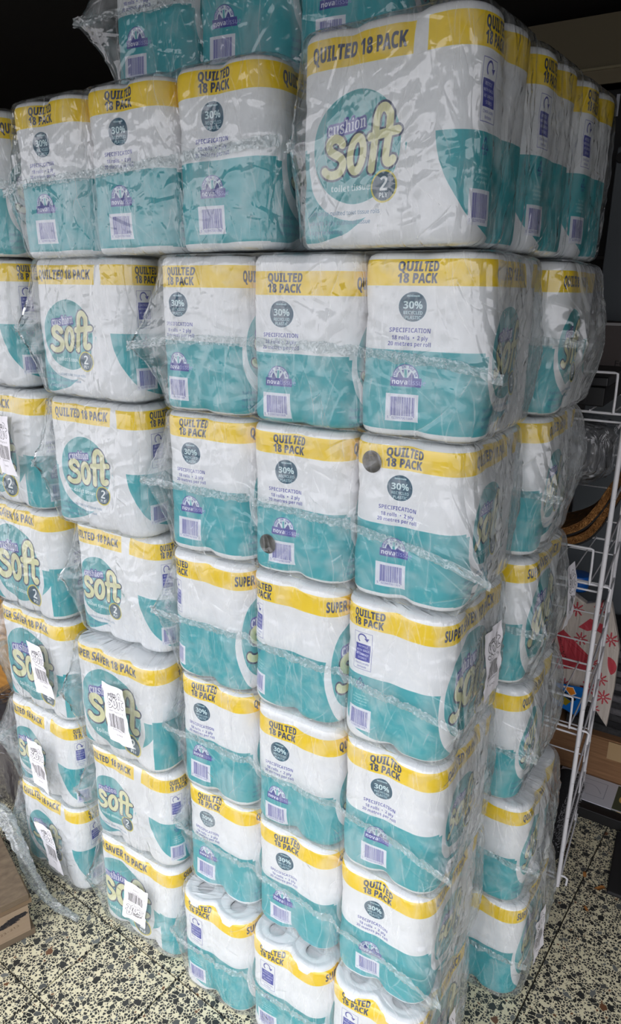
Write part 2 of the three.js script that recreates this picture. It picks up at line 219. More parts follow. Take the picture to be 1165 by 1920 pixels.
/* ------------------------------------------------------------------ a shrink-wrapped bundle of three packs */
const tagTex = canvas(560, 1000, (g, w, h) => {
  g.fillStyle = '#f3f2f7'; g.fillRect(0, 0, w, h);
  g.save(); g.translate(90, 110); softLogo(g, 3.2, '#222', '#f3f2f7', '#f3f2f7'); g.restore();
  g.fillStyle = '#333'; g.textAlign = 'center'; g.font = '42px sans-serif'; g.fillText('Toilet Tissue 3 x 18', 285, 455);
  barcode(g, 90, 500, 390, 230, '#222', '5023997009912', 4242);
  g.font = '40px sans-serif'; g.fillText('18 PACK', 285, 860);
});
const tagMat = phys({ name: 'paper tag', map: tagTex, roughness: 0.45, side: THREE.DoubleSide });
const LX = 3 * W;
function bundle(cfg) {
  const { label, pos, turn = 0, H, faces = [0, 0, 0], sd, ears = [0.05, 0.05], droop = [0, 0], loose = 0.012, looseL = loose, tagAt, holes, spot, seamY = 0.5, lean = [0, 0], pv, cloudy } = cfg;
  const g = thing('toilet_roll_bundle', label, 'toilet rolls', pos, turn);
  g.rotation.order = 'YXZ'; g.rotation.x = lean[0]; g.rotation.z = lean[1];
  let s0 = seed; seed = sd * 7919 + 13;
  faces.forEach((f, k) => {
    const geo = holes ? packSunk : packs[pv ? pv[k] : Math.floor(rnd() * 4)], p = part('toilet_roll_pack', geo, packMat, g);
    p.scale.y = (H - 0.008) / PK; p.position.set((k - 1) * W + rr(-0.002, 0.002), 0.002, rr(-0.004, 0.004)); p.rotation.y = (f ? Math.PI : 0) + rr(-0.012, 0.012);
    if (holes) for (const ix of [-0.5, 0.5]) for (const iz of [-1, 0, 1]) {
      const r = part('toilet_roll', rollTop, tissue, p); r.position.set(ix * 0.104, PK - 0.0015 + rr(-0.001, 0.001), iz * 0.1025); const c = part('cardboard_core', rollCore, core, p); c.position.copy(r.position);
    }
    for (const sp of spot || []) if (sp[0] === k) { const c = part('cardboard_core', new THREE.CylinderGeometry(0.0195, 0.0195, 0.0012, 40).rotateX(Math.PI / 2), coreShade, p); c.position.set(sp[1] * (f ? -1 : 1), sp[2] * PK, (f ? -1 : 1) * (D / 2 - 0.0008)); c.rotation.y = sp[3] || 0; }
  });
  const o1 = rr(0, 50), o2 = rr(0, 50), hf = H - 0.003, fL = LX + 0.004, fD = D + 0.004, per = 2 * (fL + fD), r0 = 0.052;
  const earAt = (t, v) => { // pull of the sealed corners out to either side
    let e = [0, 0, 0];
    for (const s of [0, 1]) {
      const tc = s ? fL : 0, y0 = seamY - droop[s]; let dt = Math.abs(((t - tc + per * 1.5) % per) - per / 2);
      const gt = Math.max(0, 1 - dt / 0.075), gv = Math.max(0, 1 - Math.abs(v - y0) / 0.42), k = Math.pow(gt, 1.6) * Math.pow(gv, 1.5);
      e[0] += (s ? 1 : -1) * ears[s] * k; e[2] += 0.4 * ears[s] * k; e[1] -= 0.15 * ears[s] * k * (droop[s] > 0 ? 2 : 0.4);
    }
    return e;
  };
  const ridge = (x) => 1 - Math.abs(x) * 2.2;
  const skin = (t, v, ins = 0) => {
    const o = outline(fL, fD, r0, t), onN = Math.abs(o.nz) > 0.8, onW = Math.abs(o.nx) > 0.8, front = o.nz > 0.8, bulge = Math.sin(Math.PI * clamp(v, 0, 1));
    const X = o.x + o1, Z = o.z + o2, y = v * hf;
    let d = 0.002;
    const e = v < 0.07 ? 1 - v / 0.07 : v > 0.93 ? (v - 0.93) / 0.07 : 0; d -= 0.013 * (1 - Math.sqrt(Math.max(0, 1 - e * e)));
    if (onN) d += 0.004 * bulge * (0.6 + nz(X * 5, y * 5, 1)) - 0.012 * (gau(o.x - W / 2, 0.018) + gau(o.x + W / 2, 0.018)) * Math.abs(o.nz);
    if (onW) d += (o.nx < 0 ? looseL : loose) * Math.pow(bulge, 0.7) * Math.abs(o.nx) * (0.75 + 0.7 * nz(X * 4, y * 4, Z * 6));
    const amp = bulge * (onW ? 1.3 : 0.75) * (0.55 + 0.45 * nz(X * 7, y * 7, Z * 7 + 9)) + 0.15;
    d += amp * (0.0055 * Math.pow(Math.max(0, ridge(nz(X * 20, y * 5, Z * 20))), 4) + 0.0045 * Math.pow(Math.max(0, ridge(nz(X * 22 + y * 16, y * 20 - X * 8, Z * 22 + y * 12))), 3) + 0.0016 * nz(X * 70, y * 30, Z * 70));
    const E = earAt(t, v), near = Math.hypot(...E) / 0.05; d += 0.004 * Math.min(1, near) * nz(X * 60, y * 60 + 3, Z * 60);
    let x = o.x + o.nx * d + E[0], z = o.z + o.nz * d + E[2], yy = 0.0005 + y + E[1] + 0.0012 * nz(X * 12, 3, Z * 12);
    if (ins) { x *= 1 - ins; z *= 1 - ins; yy = (v > 0.5 ? hf + 0.0005 + 0.0008 * nz(x * 30, o1, z * 30) : 0.0003); }
    return { p: [x, yy, z], n: [o.nx, o.nz] };
  };
  const nu = 264, nv = 64;
  const geo = gridGeo(nu, nv + 6, (i, j) => {
    const t = i / nu * per; let v = (j - 3) / nv, ins = 0; if (j < 3) { ins = [0.99, 0.5, 0.12][j]; v = 0; } if (j > nv + 3) { ins = [0.12, 0.5, 0.99][j - nv - 4]; v = 1; }
    return { p: skin(t, v, ins).p, uv: [t / 0.34 + o1, (v * hf + (ins ? (v - 0.5) * 0.3 * ins : 0)) / 0.34 + o2] };
  }, true);
  { // the broad ends carry gathered, cloudier film
    const idx = geo.index.array, A = [], B = [];
    for (let k = 0; k < idx.length; k += 6) { const i = (k / 6) % nu, t = (i + 0.5) / nu * per, end = (t > fL + 0.03 && t < fL + fD - 0.03) || t > 2 * fL + fD + 0.03 && t < per - 0.03; for (let q = 0; q < 6; q++) (end ? B : A).push(idx[k + q]); }
    geo.setIndex([...A, ...B]); geo.addGroup(0, A.length, 0); geo.addGroup(A.length, B.length, 1);
  }
  part('wrapping_film', geo, [film, cloudy ? cloudyFilm : endFilm], g);
  // the crinkled seal that runs along the narrow ends at half height
  const t0 = -0.012, t1 = fL + 0.012, n = 640, m = 9;
  const seam = gridGeo(n, m, (i, j) => {
    const k = i / n, t = t0 + (t1 - t0) * k, dr = droop[0] * Math.pow(1 - k, 3) + droop[1] * Math.pow(k, 3), v = seamY - dr + 0.014 * nz(k * 5, o1, 0), q = skin(t, v), f = j / m;
    const out = 0.003 + 0.002 * nz(k * 40, f * 2, o2) + 0.0028 * Math.abs(nz(k * 110, f * 3, o1)) * 2 + 0.0016 * nz(k * 250, f * 6, o1), drop = 0.017 * f + 0.005 * nz(k * 40, f * 2, o1 + 4) + 0.002 * nz(k * 160, f * 3, o2);
    return { p: [q.p[0] + q.n[0] * out, q.p[1] + 0.007 - drop, q.p[2] + q.n[1] * out], uv: [k * 5, f * 0.16 + o1] };
  });
  part('film_seam', seam, seamFilm, g);
  if (tagAt) { // paper tag lying on a broad end; [side +1/-1, z, height, turn, curl]
    const [s, z0, y0, a, curl = 0.006] = tagAt, tw = 0.084, th = 0.146;
    const gg = gridGeo(8, 12, (i, j) => {
      const u = (i / 8 - 0.5) * tw, w = (j / 12 - 0.5) * th, zz = z0 * s + (u * Math.cos(a) - w * Math.sin(a)) * -s, yy = y0 * hf + u * Math.sin(a) * 0.15 + w * Math.cos(a);
      const t = s > 0 ? fL + fD / 2 - zz : 2 * fL + fD * 1.5 + zz, q = skin(clamp(t, s > 0 ? fL + 0.055 : 2 * fL + fD + 0.055, s > 0 ? fL + fD - 0.055 : per - 0.055), yy / hf);
      const base = s > 0 ? Math.max(q.p[0], fL / 2 + 0.006) : Math.min(q.p[0], -fL / 2 - 0.006);
      return { p: [base + s * (0.0035 + curl * (Math.pow(1 - j / 12, 2) + 0.6 * Math.pow(i / 8, 2))), yy, zz], uv: [i / 8, j / 12] };
    });
    part('barcode_tag', gg, tagMat, g).userData.label = 'white paper tag with a black barcode';
  }
  seed = s0; return g;
}

/* ------------------------------------------------------------------ the setting */
// terrazzo: dark stone chips in cream cement, tiles of 25 cm turned a little against the stack
const TZ = 1536, terrazzo = (() => {
  const G = 96, cells = [], cell = TZ / G; // jittered seeds, some merged into larger stones
  for (let j = 0; j < G; j++) for (let i = 0; i < G; i++) cells.push({ x: (i + rr(0.02, 0.98)) * cell, y: (j + rr(0.02, 0.98)) * cell, k: rnd(), s: 1, c: rnd() });
  for (let k = 0; k < 620; k++) { // big stones push their neighbours aside
    const b = cells[Math.floor(rnd() * cells.length)]; if (b.dead || b.s > 1) continue; b.s = 1.3 + 1.5 * Math.pow(rnd(), 2.4); b.k = 0.1;
    for (const c of cells) { let dx = c.x - b.x, dy = c.y - b.y; dx -= Math.round(dx / TZ) * TZ; dy -= Math.round(dy / TZ) * TZ; const d = Math.hypot(dx, dy); if (c !== b && c.s === 1 && d < cell * b.s * 0.5) c.dead = true; }
  }
  const alive = cells.filter((c) => !c.dead), bins = Array.from({ length: G * G }, () => []); for (const c of alive) { c.a = rr(0, 3.14); c.e = rr(1, 2.3); c.t = c.s > 1 ? rr(0.5, 2.2) : rr(1.3, 5.8); bins[Math.min(G - 1, Math.floor(c.y / cell)) * G + Math.min(G - 1, Math.floor(c.x / cell))].push(c); }
  return dataTex(TZ, TZ, (x, y) => {
    const ci = Math.floor(x / cell), cj = Math.floor(y / cell); let d1 = 1e9, d2 = 1e9, best = null;
    const wx = x + 4 * nz(x * 0.07, y * 0.07, 1) + 1.5 * nz(x * 0.25, y * 0.25, 4), wy = y + 4 * nz(x * 0.07, y * 0.07, 7) + 1.5 * nz(x * 0.25, y * 0.25, 9);
    for (let j = -3; j <= 3; j++) for (let i = -3; i <= 3; i++) for (const c of bins[((cj + j + G) % G) * G + (ci + i + G) % G]) {
      let dx = wx - c.x, dy = wy - c.y; dx -= Math.round(dx / TZ) * TZ; dy -= Math.round(dy / TZ) * TZ; const u = dx * Math.cos(c.a) + dy * Math.sin(c.a), v = (-dx * Math.sin(c.a) + dy * Math.cos(c.a)) * c.e; const d = Math.hypot(u, v) / c.s;
      if (d < d1) { d2 = d1; d1 = d; best = c; } else if (d < d2) d2 = d;
    }
    const edge = (d2 - d1) * best.s, f = 0.5 + 0.5 * nz(x * 0.2, y * 0.2, 3), stone = best.k < 0.86 ? sm(1.2, 2.2, edge - best.t) : 0;
    const cem = [0.89 - 0.07 * f, 0.865 - 0.07 * f, 0.74 - 0.07 * f], q = best.c, tone = q < 0.86 ? 0.15 + 0.09 * q : q < 0.95 ? 0.24 + 0.08 * q : 0.42, st = q > 0.985 ? [0.42, 0.29, 0.2] : [tone * 0.98, tone * 1.02, tone * 1.0];
    return [0, 1, 2].map((k) => cem[k] * (1 - stone) + (st[k] + 0.03 * (f - 0.5)) * stone);
  }, true);
})();
const tileMat = phys({ name: 'terrazzo', map: terrazzo, roughness: 0.42, clearcoat: 0.1, clearcoatRoughness: 0.3 });
const TS = 0.2525, floorTurn = -0.0925;
const floor = struct('floor', box(9, 0.1, 7, 0, -0.056, -0.2), std('#3d3a33', 0.9));
{
  const tg = [];
  for (let k = 0; k < 6; k++) { const gg = new THREE.BoxGeometry(TS - 0.004, 0.012, TS - 0.004), uv = gg.attributes.uv, p = gg.attributes.position, ox = rnd(), oy = rnd(), q = Math.floor(rnd() * 4); for (let i = 0; i < uv.count; i++) { let a = p.getX(i), b = p.getZ(i); for (let n = 0; n < q; n++) [a, b] = [b, -a]; uv.setXY(i, a * 1.38 + ox, b * 1.38 + oy); } tg.push(gg); }
  const c = Math.cos(-floorTurn), s = Math.sin(-floorTurn);
  for (let i = -4; i <= 8; i++) for (let j = -9; j <= 4; j++) {
    const a = (i + 0.5) * TS, b = (j + 0.5) * TS, x = -0.948 + a * c - b * s, z = 0.262 + a * s + b * c; if (x < -2 || x > 1.3 || z < -2.1 || z > 1.2) continue;
    const t = part('floor_tile', tg[Math.floor(rnd() * 6)], tileMat, floor); t.position.set(x, -0.006 + rr(-0.0004, 0.0002), z); t.rotation.y = floorTurn;
  }
}
struct('pavement', box(14, 0.1, 6, 0, -0.07, 6.2), std('#5f5d59', 0.9));
const dark = std('#15120f', 0.85);
struct('ceiling', box(9, 0.12, 5.6, 0, 2.78, -1.5), std('#1d1a17', 0.9));
struct('trim_1', box(9, 0.5, 0.1, 0, 2.53, 1.25), std('#2a2622', 0.8));
struct('wall_left', box(0.12, 2.9, 4.6, -3.6, 1.4, -2), std('#2a2521', 0.9));
struct('wall_right', box(0.12, 2.9, 4.6, 2.6, 1.4, -1.2), std('#4b4742', 0.9));
const back = struct('wall_back', box(7, 2.9, 0.12, -0.2, 1.4, -3.4), std('#14110e', 0.9));
{ // roller shutter slats on the back wall
  const sg = new THREE.CylinderGeometry(0.05, 0.05, 3.3, 10, 1, false, 0, Math.PI).rotateZ(Math.PI / 2).scale(1, 0.8, 0.35), m = std('#171310', 0.6);
  for (let k = 0; k < 32; k++) part('shutter_slat', sg, m, back).position.set(-1.9, 0.1 + k * 0.083, -3.335);
}
{ // beige beam over the goods at the back right
  const b = struct('beam', box(4, 0.22, 0.14, 0.55, 2.56, -1.97), std('#6f6650', 0.7));
  part('beam_edge', box(4, 0.045, 0.16, 0.55, 2.4725, -1.97), std('#7a7058', 0.6), b); part('beam_moulding', box(4, 0.008, 0.175, 0.55, 2.499, -1.97), std('#8d8468', 0.5), b);
}

/* ------------------------------------------------------------------ the stack */
const LY = [0, 0.300, 0.592, 0.897, 1.202, 1.505, 1.803, 2.108], HH = (k) => LY[k + 1] - LY[k];
const nth = ['bottom', 'second', 'third', 'fourth', 'fifth', 'sixth'];
// corner column: narrow ends forward. [dx, dz, turn, faces, extra]
[[0.003, 0.034, -0.03, [1, 1, 1], { holes: true, tagAt: [1, 0.02, 0.42, 0.1], ears: [0.03, 0.02], label: 'bottom wrapped bundle of the front corner column, roll tops showing, recycle logos on its ends' }],
 [0.001, -0.004, -0.055, [0, 0, 0], { pv: [2, 1, 0], droop: [-0.05, 0.2], ears: [0.035, 0.055], label: 'wrapped toilet roll bundle in the front corner column, second up from the floor' }],
 [0.0, -0.002, -0.04, [0, 0, 0], { pv: [2, 4, 0], droop: [0, 0.17], ears: [0.045, 0.05], label: 'wrapped toilet roll bundle in the front corner column, third up from the floor' }],
 [-0.004, 0.002, -0.025, [1, 1, 1], { pv: [3, 3, 1], droop: [0, 0.14], ears: [0.05, 0.04], tagAt: [1, -0.02, 0.52, 0.05], label: 'wrapped bundle high in the corner column showing recycle logos, tag on its right side' }],
 [-0.004, -0.002, -0.01, [0, 0, 0], { pv: [2, 1, 0], droop: [0, 0.16], ears: [0.055, 0.07], spot: [[2, -0.063, 0.86, -0.1], [1, -0.06, 0.2, -0.1]], label: 'wrapped corner bundle with a dark roll core showing through its yellow band' }],
 [0.004, 0.006, 0, [0, 0, 0], { pv: [3, 4, 0], droop: [0.02, 0.08], ears: [0.065, 0.045], label: 'wrapped three-pack bundle directly under the topmost corner bundle with the large logo face' }],
].forEach(([dx, dz, turn, faces, o], k) => bundle({ pos: [-LX / 2 + dx, LY[k], -D / 2 + dz], turn, H: HH(k), faces, sd: 11 + k, cloudy: true, looseL: 0.002, ...o }));
// column to the left of it: broad faces forward
[[0.0, 0, -0.03, [1, 1, 1], { tagAt: [1, -0.02, 0.5, Math.PI - 0.2], face: 'S', label: 'bottom broad-faced bundle left of the corner column with an upside-down barcode tag' }],
 [-0.008, 0, 0.0, [0, 0, 0], { label: 'broad-faced bundle left of the corner column standing on the bundle with the upside-down tag' }],
 [-0.016, 0.01, -0.02, [1, 1, 1], { tagAt: [1, -0.045, 0.53, 0.26, 0.012], label: 'broad-faced SUPER SAVER bundle left of the corner column with a leaning barcode tag' }],
 [-0.03, -0.035, 0.02, [0, 0, 0], { label: 'broad-faced bundle set back a little above the one with the leaning tag' }],
 [-0.035, 0.006, 0.0, [0, 0, 0], { label: 'broad-faced bundle left of the corner column, second below the uppermost three-end bundle' }],
 [-0.05, 0.0, 0.02, [0, 0, 0], { label: 'broad-faced bundle left of the corner column, directly under the uppermost three-end bundle' }],
].forEach(([dx, dz, turn, faces, o], k) => bundle({ pos: [-LX - 0.012 - D / 2 - 0.006 + dx + 0.03 * LX / 2, LY[k], -LX / 2 + dz - 0.004], turn: -Math.PI / 2 + turn * 0.3 - 0.03, looseL: 0.003, H: HH(k), faces, sd: 31 + k, ears: [0.03, 0.045], loose: 0.016, ...o }));
// far left column, turned a little away
[[-1.215, 0.0, [0, 0, 0], { tagAt: [1, -0.03, 0.45, 0.35], label: 'far left wrapped bundle on the floor beside the wooden pallet' }],
 [-1.212, 0.0, [0, 0, 0], { tagAt: [1, -0.03, 0.45, 0.16, 0.012], label: 'far left wrapped QUILTED bundle with a barcode tag, second up from the floor' }],
 [-1.2, -0.005, [1, 1, 1], { tagAt: [1, -0.065, 0.52, 0.26], label: 'far left SUPER SAVER bundle with barcode tag beside the brown cardboard boxes' }],
 [-1.212, 0.0, [1, 1, 1], { label: 'far left SUPER SAVER bundle without any tag, large logo in full view' }],
 [-1.222, 0.0, [1, 1, 1], { tagAt: [1, -0.06, 0.55, 0.26], label: 'far left SUPER SAVER bundle cut by the photo edge, tag at its middle' }],
 [-1.262, 0.0, [0, 0, 0], { label: 'far left broad-faced bundle cut by the photo edge, its badge barely in view' }],
].forEach(([x, z, faces, o], k) => bundle({ pos: [x - 0.018 + 0.07 * LX / 2, LY[k], z - 0.03 - LX / 2], turn: -Math.PI / 2 - 0.07, looseL: 0.003, H: HH(k), faces, sd: 51 + k, ears: [0.035, 0.04], loose: 0.02, ...o }));
// behind the corner column, along the wire rack
[[0.105, -0.335, [1, 1, 1], { tagAt: [1, 0.05, 0.5, 0.08], ears: [0.03, 0.03], label: 'bottom bundle behind the corner column with a barcode tag facing the aisle' }],
 [0.085, -0.33, [0, 0, 0], { label: 'second bundle up from the floor behind the corner column by the wire rack post' }],
 [0.05, -0.325, [0, 0, 0], { label: 'third bundle up from the floor behind the corner column near the blue packet' }],
 [0.035, -0.325, [1, 1, 1], { tagAt: [1, -0.085, 0.5, -0.05], label: 'SUPER SAVER bundle behind the corner column beside the red-printed bag' }],
 [0.03, -0.325, [0, 0, 0], { label: 'fifth bundle up from the floor behind the corner column near the coir doormat' }],
 [0.04, -0.325, [0, 0, 0], { label: 'bundle behind the corner column beside the upper wire shelf, cardboard behind it' }],
].forEach(([dx, z, faces, o], k) => bundle({ pos: [-LX / 2 + dx, LY[k], z - 0.028 - D / 2], looseL: 0.002, turn: 0.01 * (k % 3 - 1), H: HH(k), faces, sd: 71 + k, cloudy: true, ears: [0.04, 0.05], loose: 0.03, ...o }));
// upper rows
bundle({ label: 'uppermost row bundle with three narrow ends forward, dark shutter behind it', pv: [0, 0, 0], pos: [-0.375 - LX / 2, LY[6] - 0.002, -D / 2 + 0.008], lean: [0, 0.016], H: HH(6), faces: [0, 0, 0], sd: 91, ears: [0.03, 0.015], droop: [0.03, -0.06], turn: 0.0 });
bundle({ label: 'topmost corner bundle with the large round logo face forward and teal side ends', pv: [1, 1, 1], pos: [-D / 2 + 0.012, LY[6], -LX / 2 + 0.04], turn: -Math.PI / 2 - 0.1, H: HH(6) + 0.008, faces: [0, 0, 0], sd: 92, ears: [0.02, 0.02], loose: 0.008, seamBack: true });
bundle({ label: 'upper row bundle at the far left photo edge, mostly out of view', pos: [-1.1 - LX / 2, LY[6], -D / 2 - 0.01], H: HH(6), faces: [0, 0, 0], sd: 93, ears: [0.03, 0.03] });
bundle({ label: 'highest wrapped bundle of all, resting on the upper row in the shade', pv: [2, 2, 1], pos: [-0.552, LY[7] + 0.006, -D / 2 - 0.135], H: 0.298, faces: [0, 0, 0], sd: 94, ears: [0.075, 0.03] });

/* ------------------------------------------------------------------ wire rack behind the stack, right */
const white = phys({ name: 'white coated wire', color: '#e3e3e6', roughness: 0.35, clearcoat: 0.3 });
{
  const r = thing('wire_rack', 'white coated wire rack with ladder side frames behind the stack', 'rack', [0.111, 0, -0.819]);
  const zb = -0.43, xl = -0.62;
  for (const [x, z] of [[0, 0], [-0.02, zb], [xl, 0], [xl, zb]]) part('post', rod([x, 0.0, z], [x, 1.95, z], 0.0065, 12), white, r);
  for (const x of [0, xl]) { part('upright_wire', rod([x - 0.012, 0.02, -0.3], [x - 0.012, 1.93, -0.3], 0.003), white, r); for (let k = 0; k < 16; k++) { const y = 0.007 + 0.123 * k; part('rung', rod([x + 0.004, y, 0.008], [x - 0.016, y, zb - 0.008], 0.003), white, r); } }
  for (let k = 0; k < 11; k++) part('back_wire', rod([xl, 0.19 + k * 0.1075, zb - 0.004], [-0.02, 0.19 + k * 0.1075, zb - 0.004], 0.0025), white, r);
  part('brace', rod([-0.2, 1.1, zb + 0.01], [-0.03, 1.42, zb + 0.06], 0.004), white, r);
  for (const y of [0.03, 0.546, 0.993, 1.454]) {
    const s = part('wire_shelf', bent([[xl, y, -0.012], [-0.03, y, -0.012], [0.016, y, -0.014], [0.024, y - 0.004, -0.016], [0.022, y - 0.04, -0.016]], 0.0036, 60), white, r);
    part('wire', rod([xl, y, zb + 0.01], [-0.02, y, zb + 0.01], 0.0035), white, s); part('wire', rod([xl, y - 0.022, -0.02], [0.0, y - 0.022, -0.02], 0.003), white, s);
    for (let k = 0; k < 11; k++) { const x = xl + 0.03 + k * 0.056; part('wire', rod([x, y + 0.004, -0.008], [x, y + 0.004, zb + 0.012], 0.0024), white, s); }
    if (y > 0.1) { const f = bent([[xl, y + 0.101, -0.006], [-0.2, y + 0.101, -0.006], [-0.04, y + 0.101, -0.006], [-0.032, y + 0.1, -0.006], [-0.031, y + 0.092, -0.006], [-0.03, y + 0.05, -0.006], [-0.03, y, -0.006]], 0.0034, 90); part('front_rail', f, white, s); for (const x of [-0.17, -0.31]) part('wire', rod([x, y, -0.006], [x, y + 0.101, -0.006], 0.0032), white, s); }
  }
}
const blk = std('#111112', 0.55), rubber = std('#19191a', 0.75);
{
  const b = thing('shallow_box', 'flat black box lying in the uppermost basket of the white wire rack', 'box', [-0.2, 1.463, -1.03]);
  part('box_body', box(0.5, 0.05, 0.33, 0, 0.025, 0, 0.004), blk, b); part('lid', box(0.51, 0.024, 0.34, 0, 0.064, 0, 0.004), std('#17171a', 0.4), b); for (let k = 0; k < 9; k++) part('rib', box(0.012, 0.034, 0.006, -0.2 + k * 0.05, 0.026, 0.167, 0.002), rubber, b);
}
const noiseTex = (a, b, f, st = 1) => dataTex(256, 256, (x, y) => { const u = 0.5 + 0.5 * clamp(nz(x * f, y * f * st, 3) * 1.3 + 0.6 * nz(x * f * 3, y * f * 3 * st, 8), -1, 1); return [0, 1, 2].map((k) => a[k] + (b[k] - a[k]) * u); }, true);
{ // coir mats bent upwards on the second shelf
  const coir = std('#ffffff', 0.95, { map: noiseTex([0.42, 0.28, 0.14], [0.80, 0.58, 0.33], 0.35) });
  const rib = (pts, th) => { const cv = new THREE.CatmullRomCurve3(pts.map((p) => V(...p, 0))), n = 40, sh = new THREE.Shape(), up = [], dn = []; for (let i = 0; i <= n; i++) { const p = cv.getPoint(i / n), t = cv.getTangent(i / n), w = th / 2 * (1 + 0.10 * nz(i * 0.9, th * 90, 2)); up.push([p.x - t.y * w, p.y + t.x * w]); dn.push([p.x + t.y * w, p.y - t.x * w]); } sh.moveTo(...up[0]); up.slice(1).forEach((p) => sh.lineTo(...p)); dn.reverse().forEach((p) => sh.lineTo(...p)); return new THREE.ExtrudeGeometry(sh, { depth: 0.2, bevelEnabled: true, bevelSize: 0.002, bevelThickness: 0.003, bevelSegments: 2, steps: 1 }); };
  const tuft = (pts, th, seed0) => { // bristle ends standing out along the cut edge
    const cv = new THREE.CatmullRomCurve3(pts.map((p) => V(...p, 0))), gs = []; for (let i = 0; i < 900; i++) { const k = rnd(), p = cv.getPoint(k), t = cv.getTangent(k), w = (rnd() - 0.5) * th * 1.05; const g = new THREE.ConeGeometry(0.0011, 0.012, 4); g.rotateX(Math.PI / 2 + rr(-0.5, 0.5)); g.rotateZ(rr(-0.6, 0.6)); g.translate(p.x - t.y * w, p.y + t.x * w, 0.204 + rr(-0.001, 0.003)); gs.push(g); } return mergeGeometries(gs); };
  [[[[-0.36, 1.02], [-0.15, 1.03], [-0.045, 1.062], [0.02, 1.1], [0.058, 1.155], [0.085, 1.215]], 'upper of two bent coir doormats on the wire rack, brown bristle edge'],
   [[[-0.36, 1.0035], [-0.13, 1.004], [-0.03, 1.035], [0.03, 1.066], [0.063, 1.11], [0.082, 1.158]], 'lower of two bent coir doormats on the wire rack, its edge ending sooner']].forEach(([pts, label], k) => {
    const m = thing('coir_doormat', label, 'doormat', [0, 0.012, -1.17 - k * 0.002]);
    const off = pts.map(([x, y]) => [x + 0.005, y - 0.0125]);
    part('bristle_pile', rib(pts, 0.019), coir, m); const tf = part('bristle_edge', tuft(pts, 0.018), coir, m); tf.userData.kind = 'stuff'; part('rubber_backing', rib(off, 0.004), rubber, m);
  });
}
const wrapFilm = phys({ name: 'loose film', color: '#e8ecef', transmission: 0.86, thickness: 0, roughness: 0.1, ior: 1.7, bumpMap: creaseBump, bumpScale: 0.012 });
function lump(w, h, d, sd, amp, nu = 64, nv = 40, pw = 0.45) { // a soft package: a superellipsoid with folds, standing on y = 0
  return gridGeo(nu, nv, (i, j) => { const a = -i / nu * 2 * Math.PI, b = (j / nv - 0.5) * Math.PI, f = (c, p) => Math.sign(c) * Math.pow(Math.abs(c), p); let x = f(Math.cos(b), pw) * f(Math.cos(a), pw), y = f(Math.sin(b), pw), z = f(Math.cos(b), pw) * f(Math.sin(a), pw); const k = 1 + amp * (nz(x * 3 + sd, y * 3, z * 3) + 0.5 * Math.abs(nz(x * 9, y * 9 + sd, z * 9))); return { p: [x * w / 2 * k, Math.max(0, (y * k + 1) * h / 2), z * d / 2 * k], uv: [i / nu * 3, j / nv * 2] }; }, true);
}
{
  const m = thing('wrapped_cushion', 'dark grey goods in clear plastic under the top basket of the wire rack', 'packaged goods', [-0.175, 1.222, -1.07]);
  part('dark_filling', lump(0.46, 0.17, 0.2, 3, 0.05), std('#3f3e41', 0.85), m); part('clear_bag', lump(0.48, 0.195, 0.22, 5, 0.07).translate(0, -0.008, 0), wrapFilm, m);
  const t = thing('storage_tray', 'black rubbery tray stacked under the clear-wrapped goods on the wire rack', 'tray', [-0.27, 1.127, -1.08]);
  part('tray_floor', box(0.4, 0.012, 0.2, 0, 0.006, 0, 0.003), rubber, t); for (const z of [-0.095, 0.095]) part('tray_wall', box(0.4, 0.08, 0.01, 0, 0.045, z, 0.003), rubber, t); for (const x of [-0.195, 0.195]) part('tray_wall', box(0.01, 0.08, 0.2, x, 0.045, 0, 0.003), rubber, t);
}
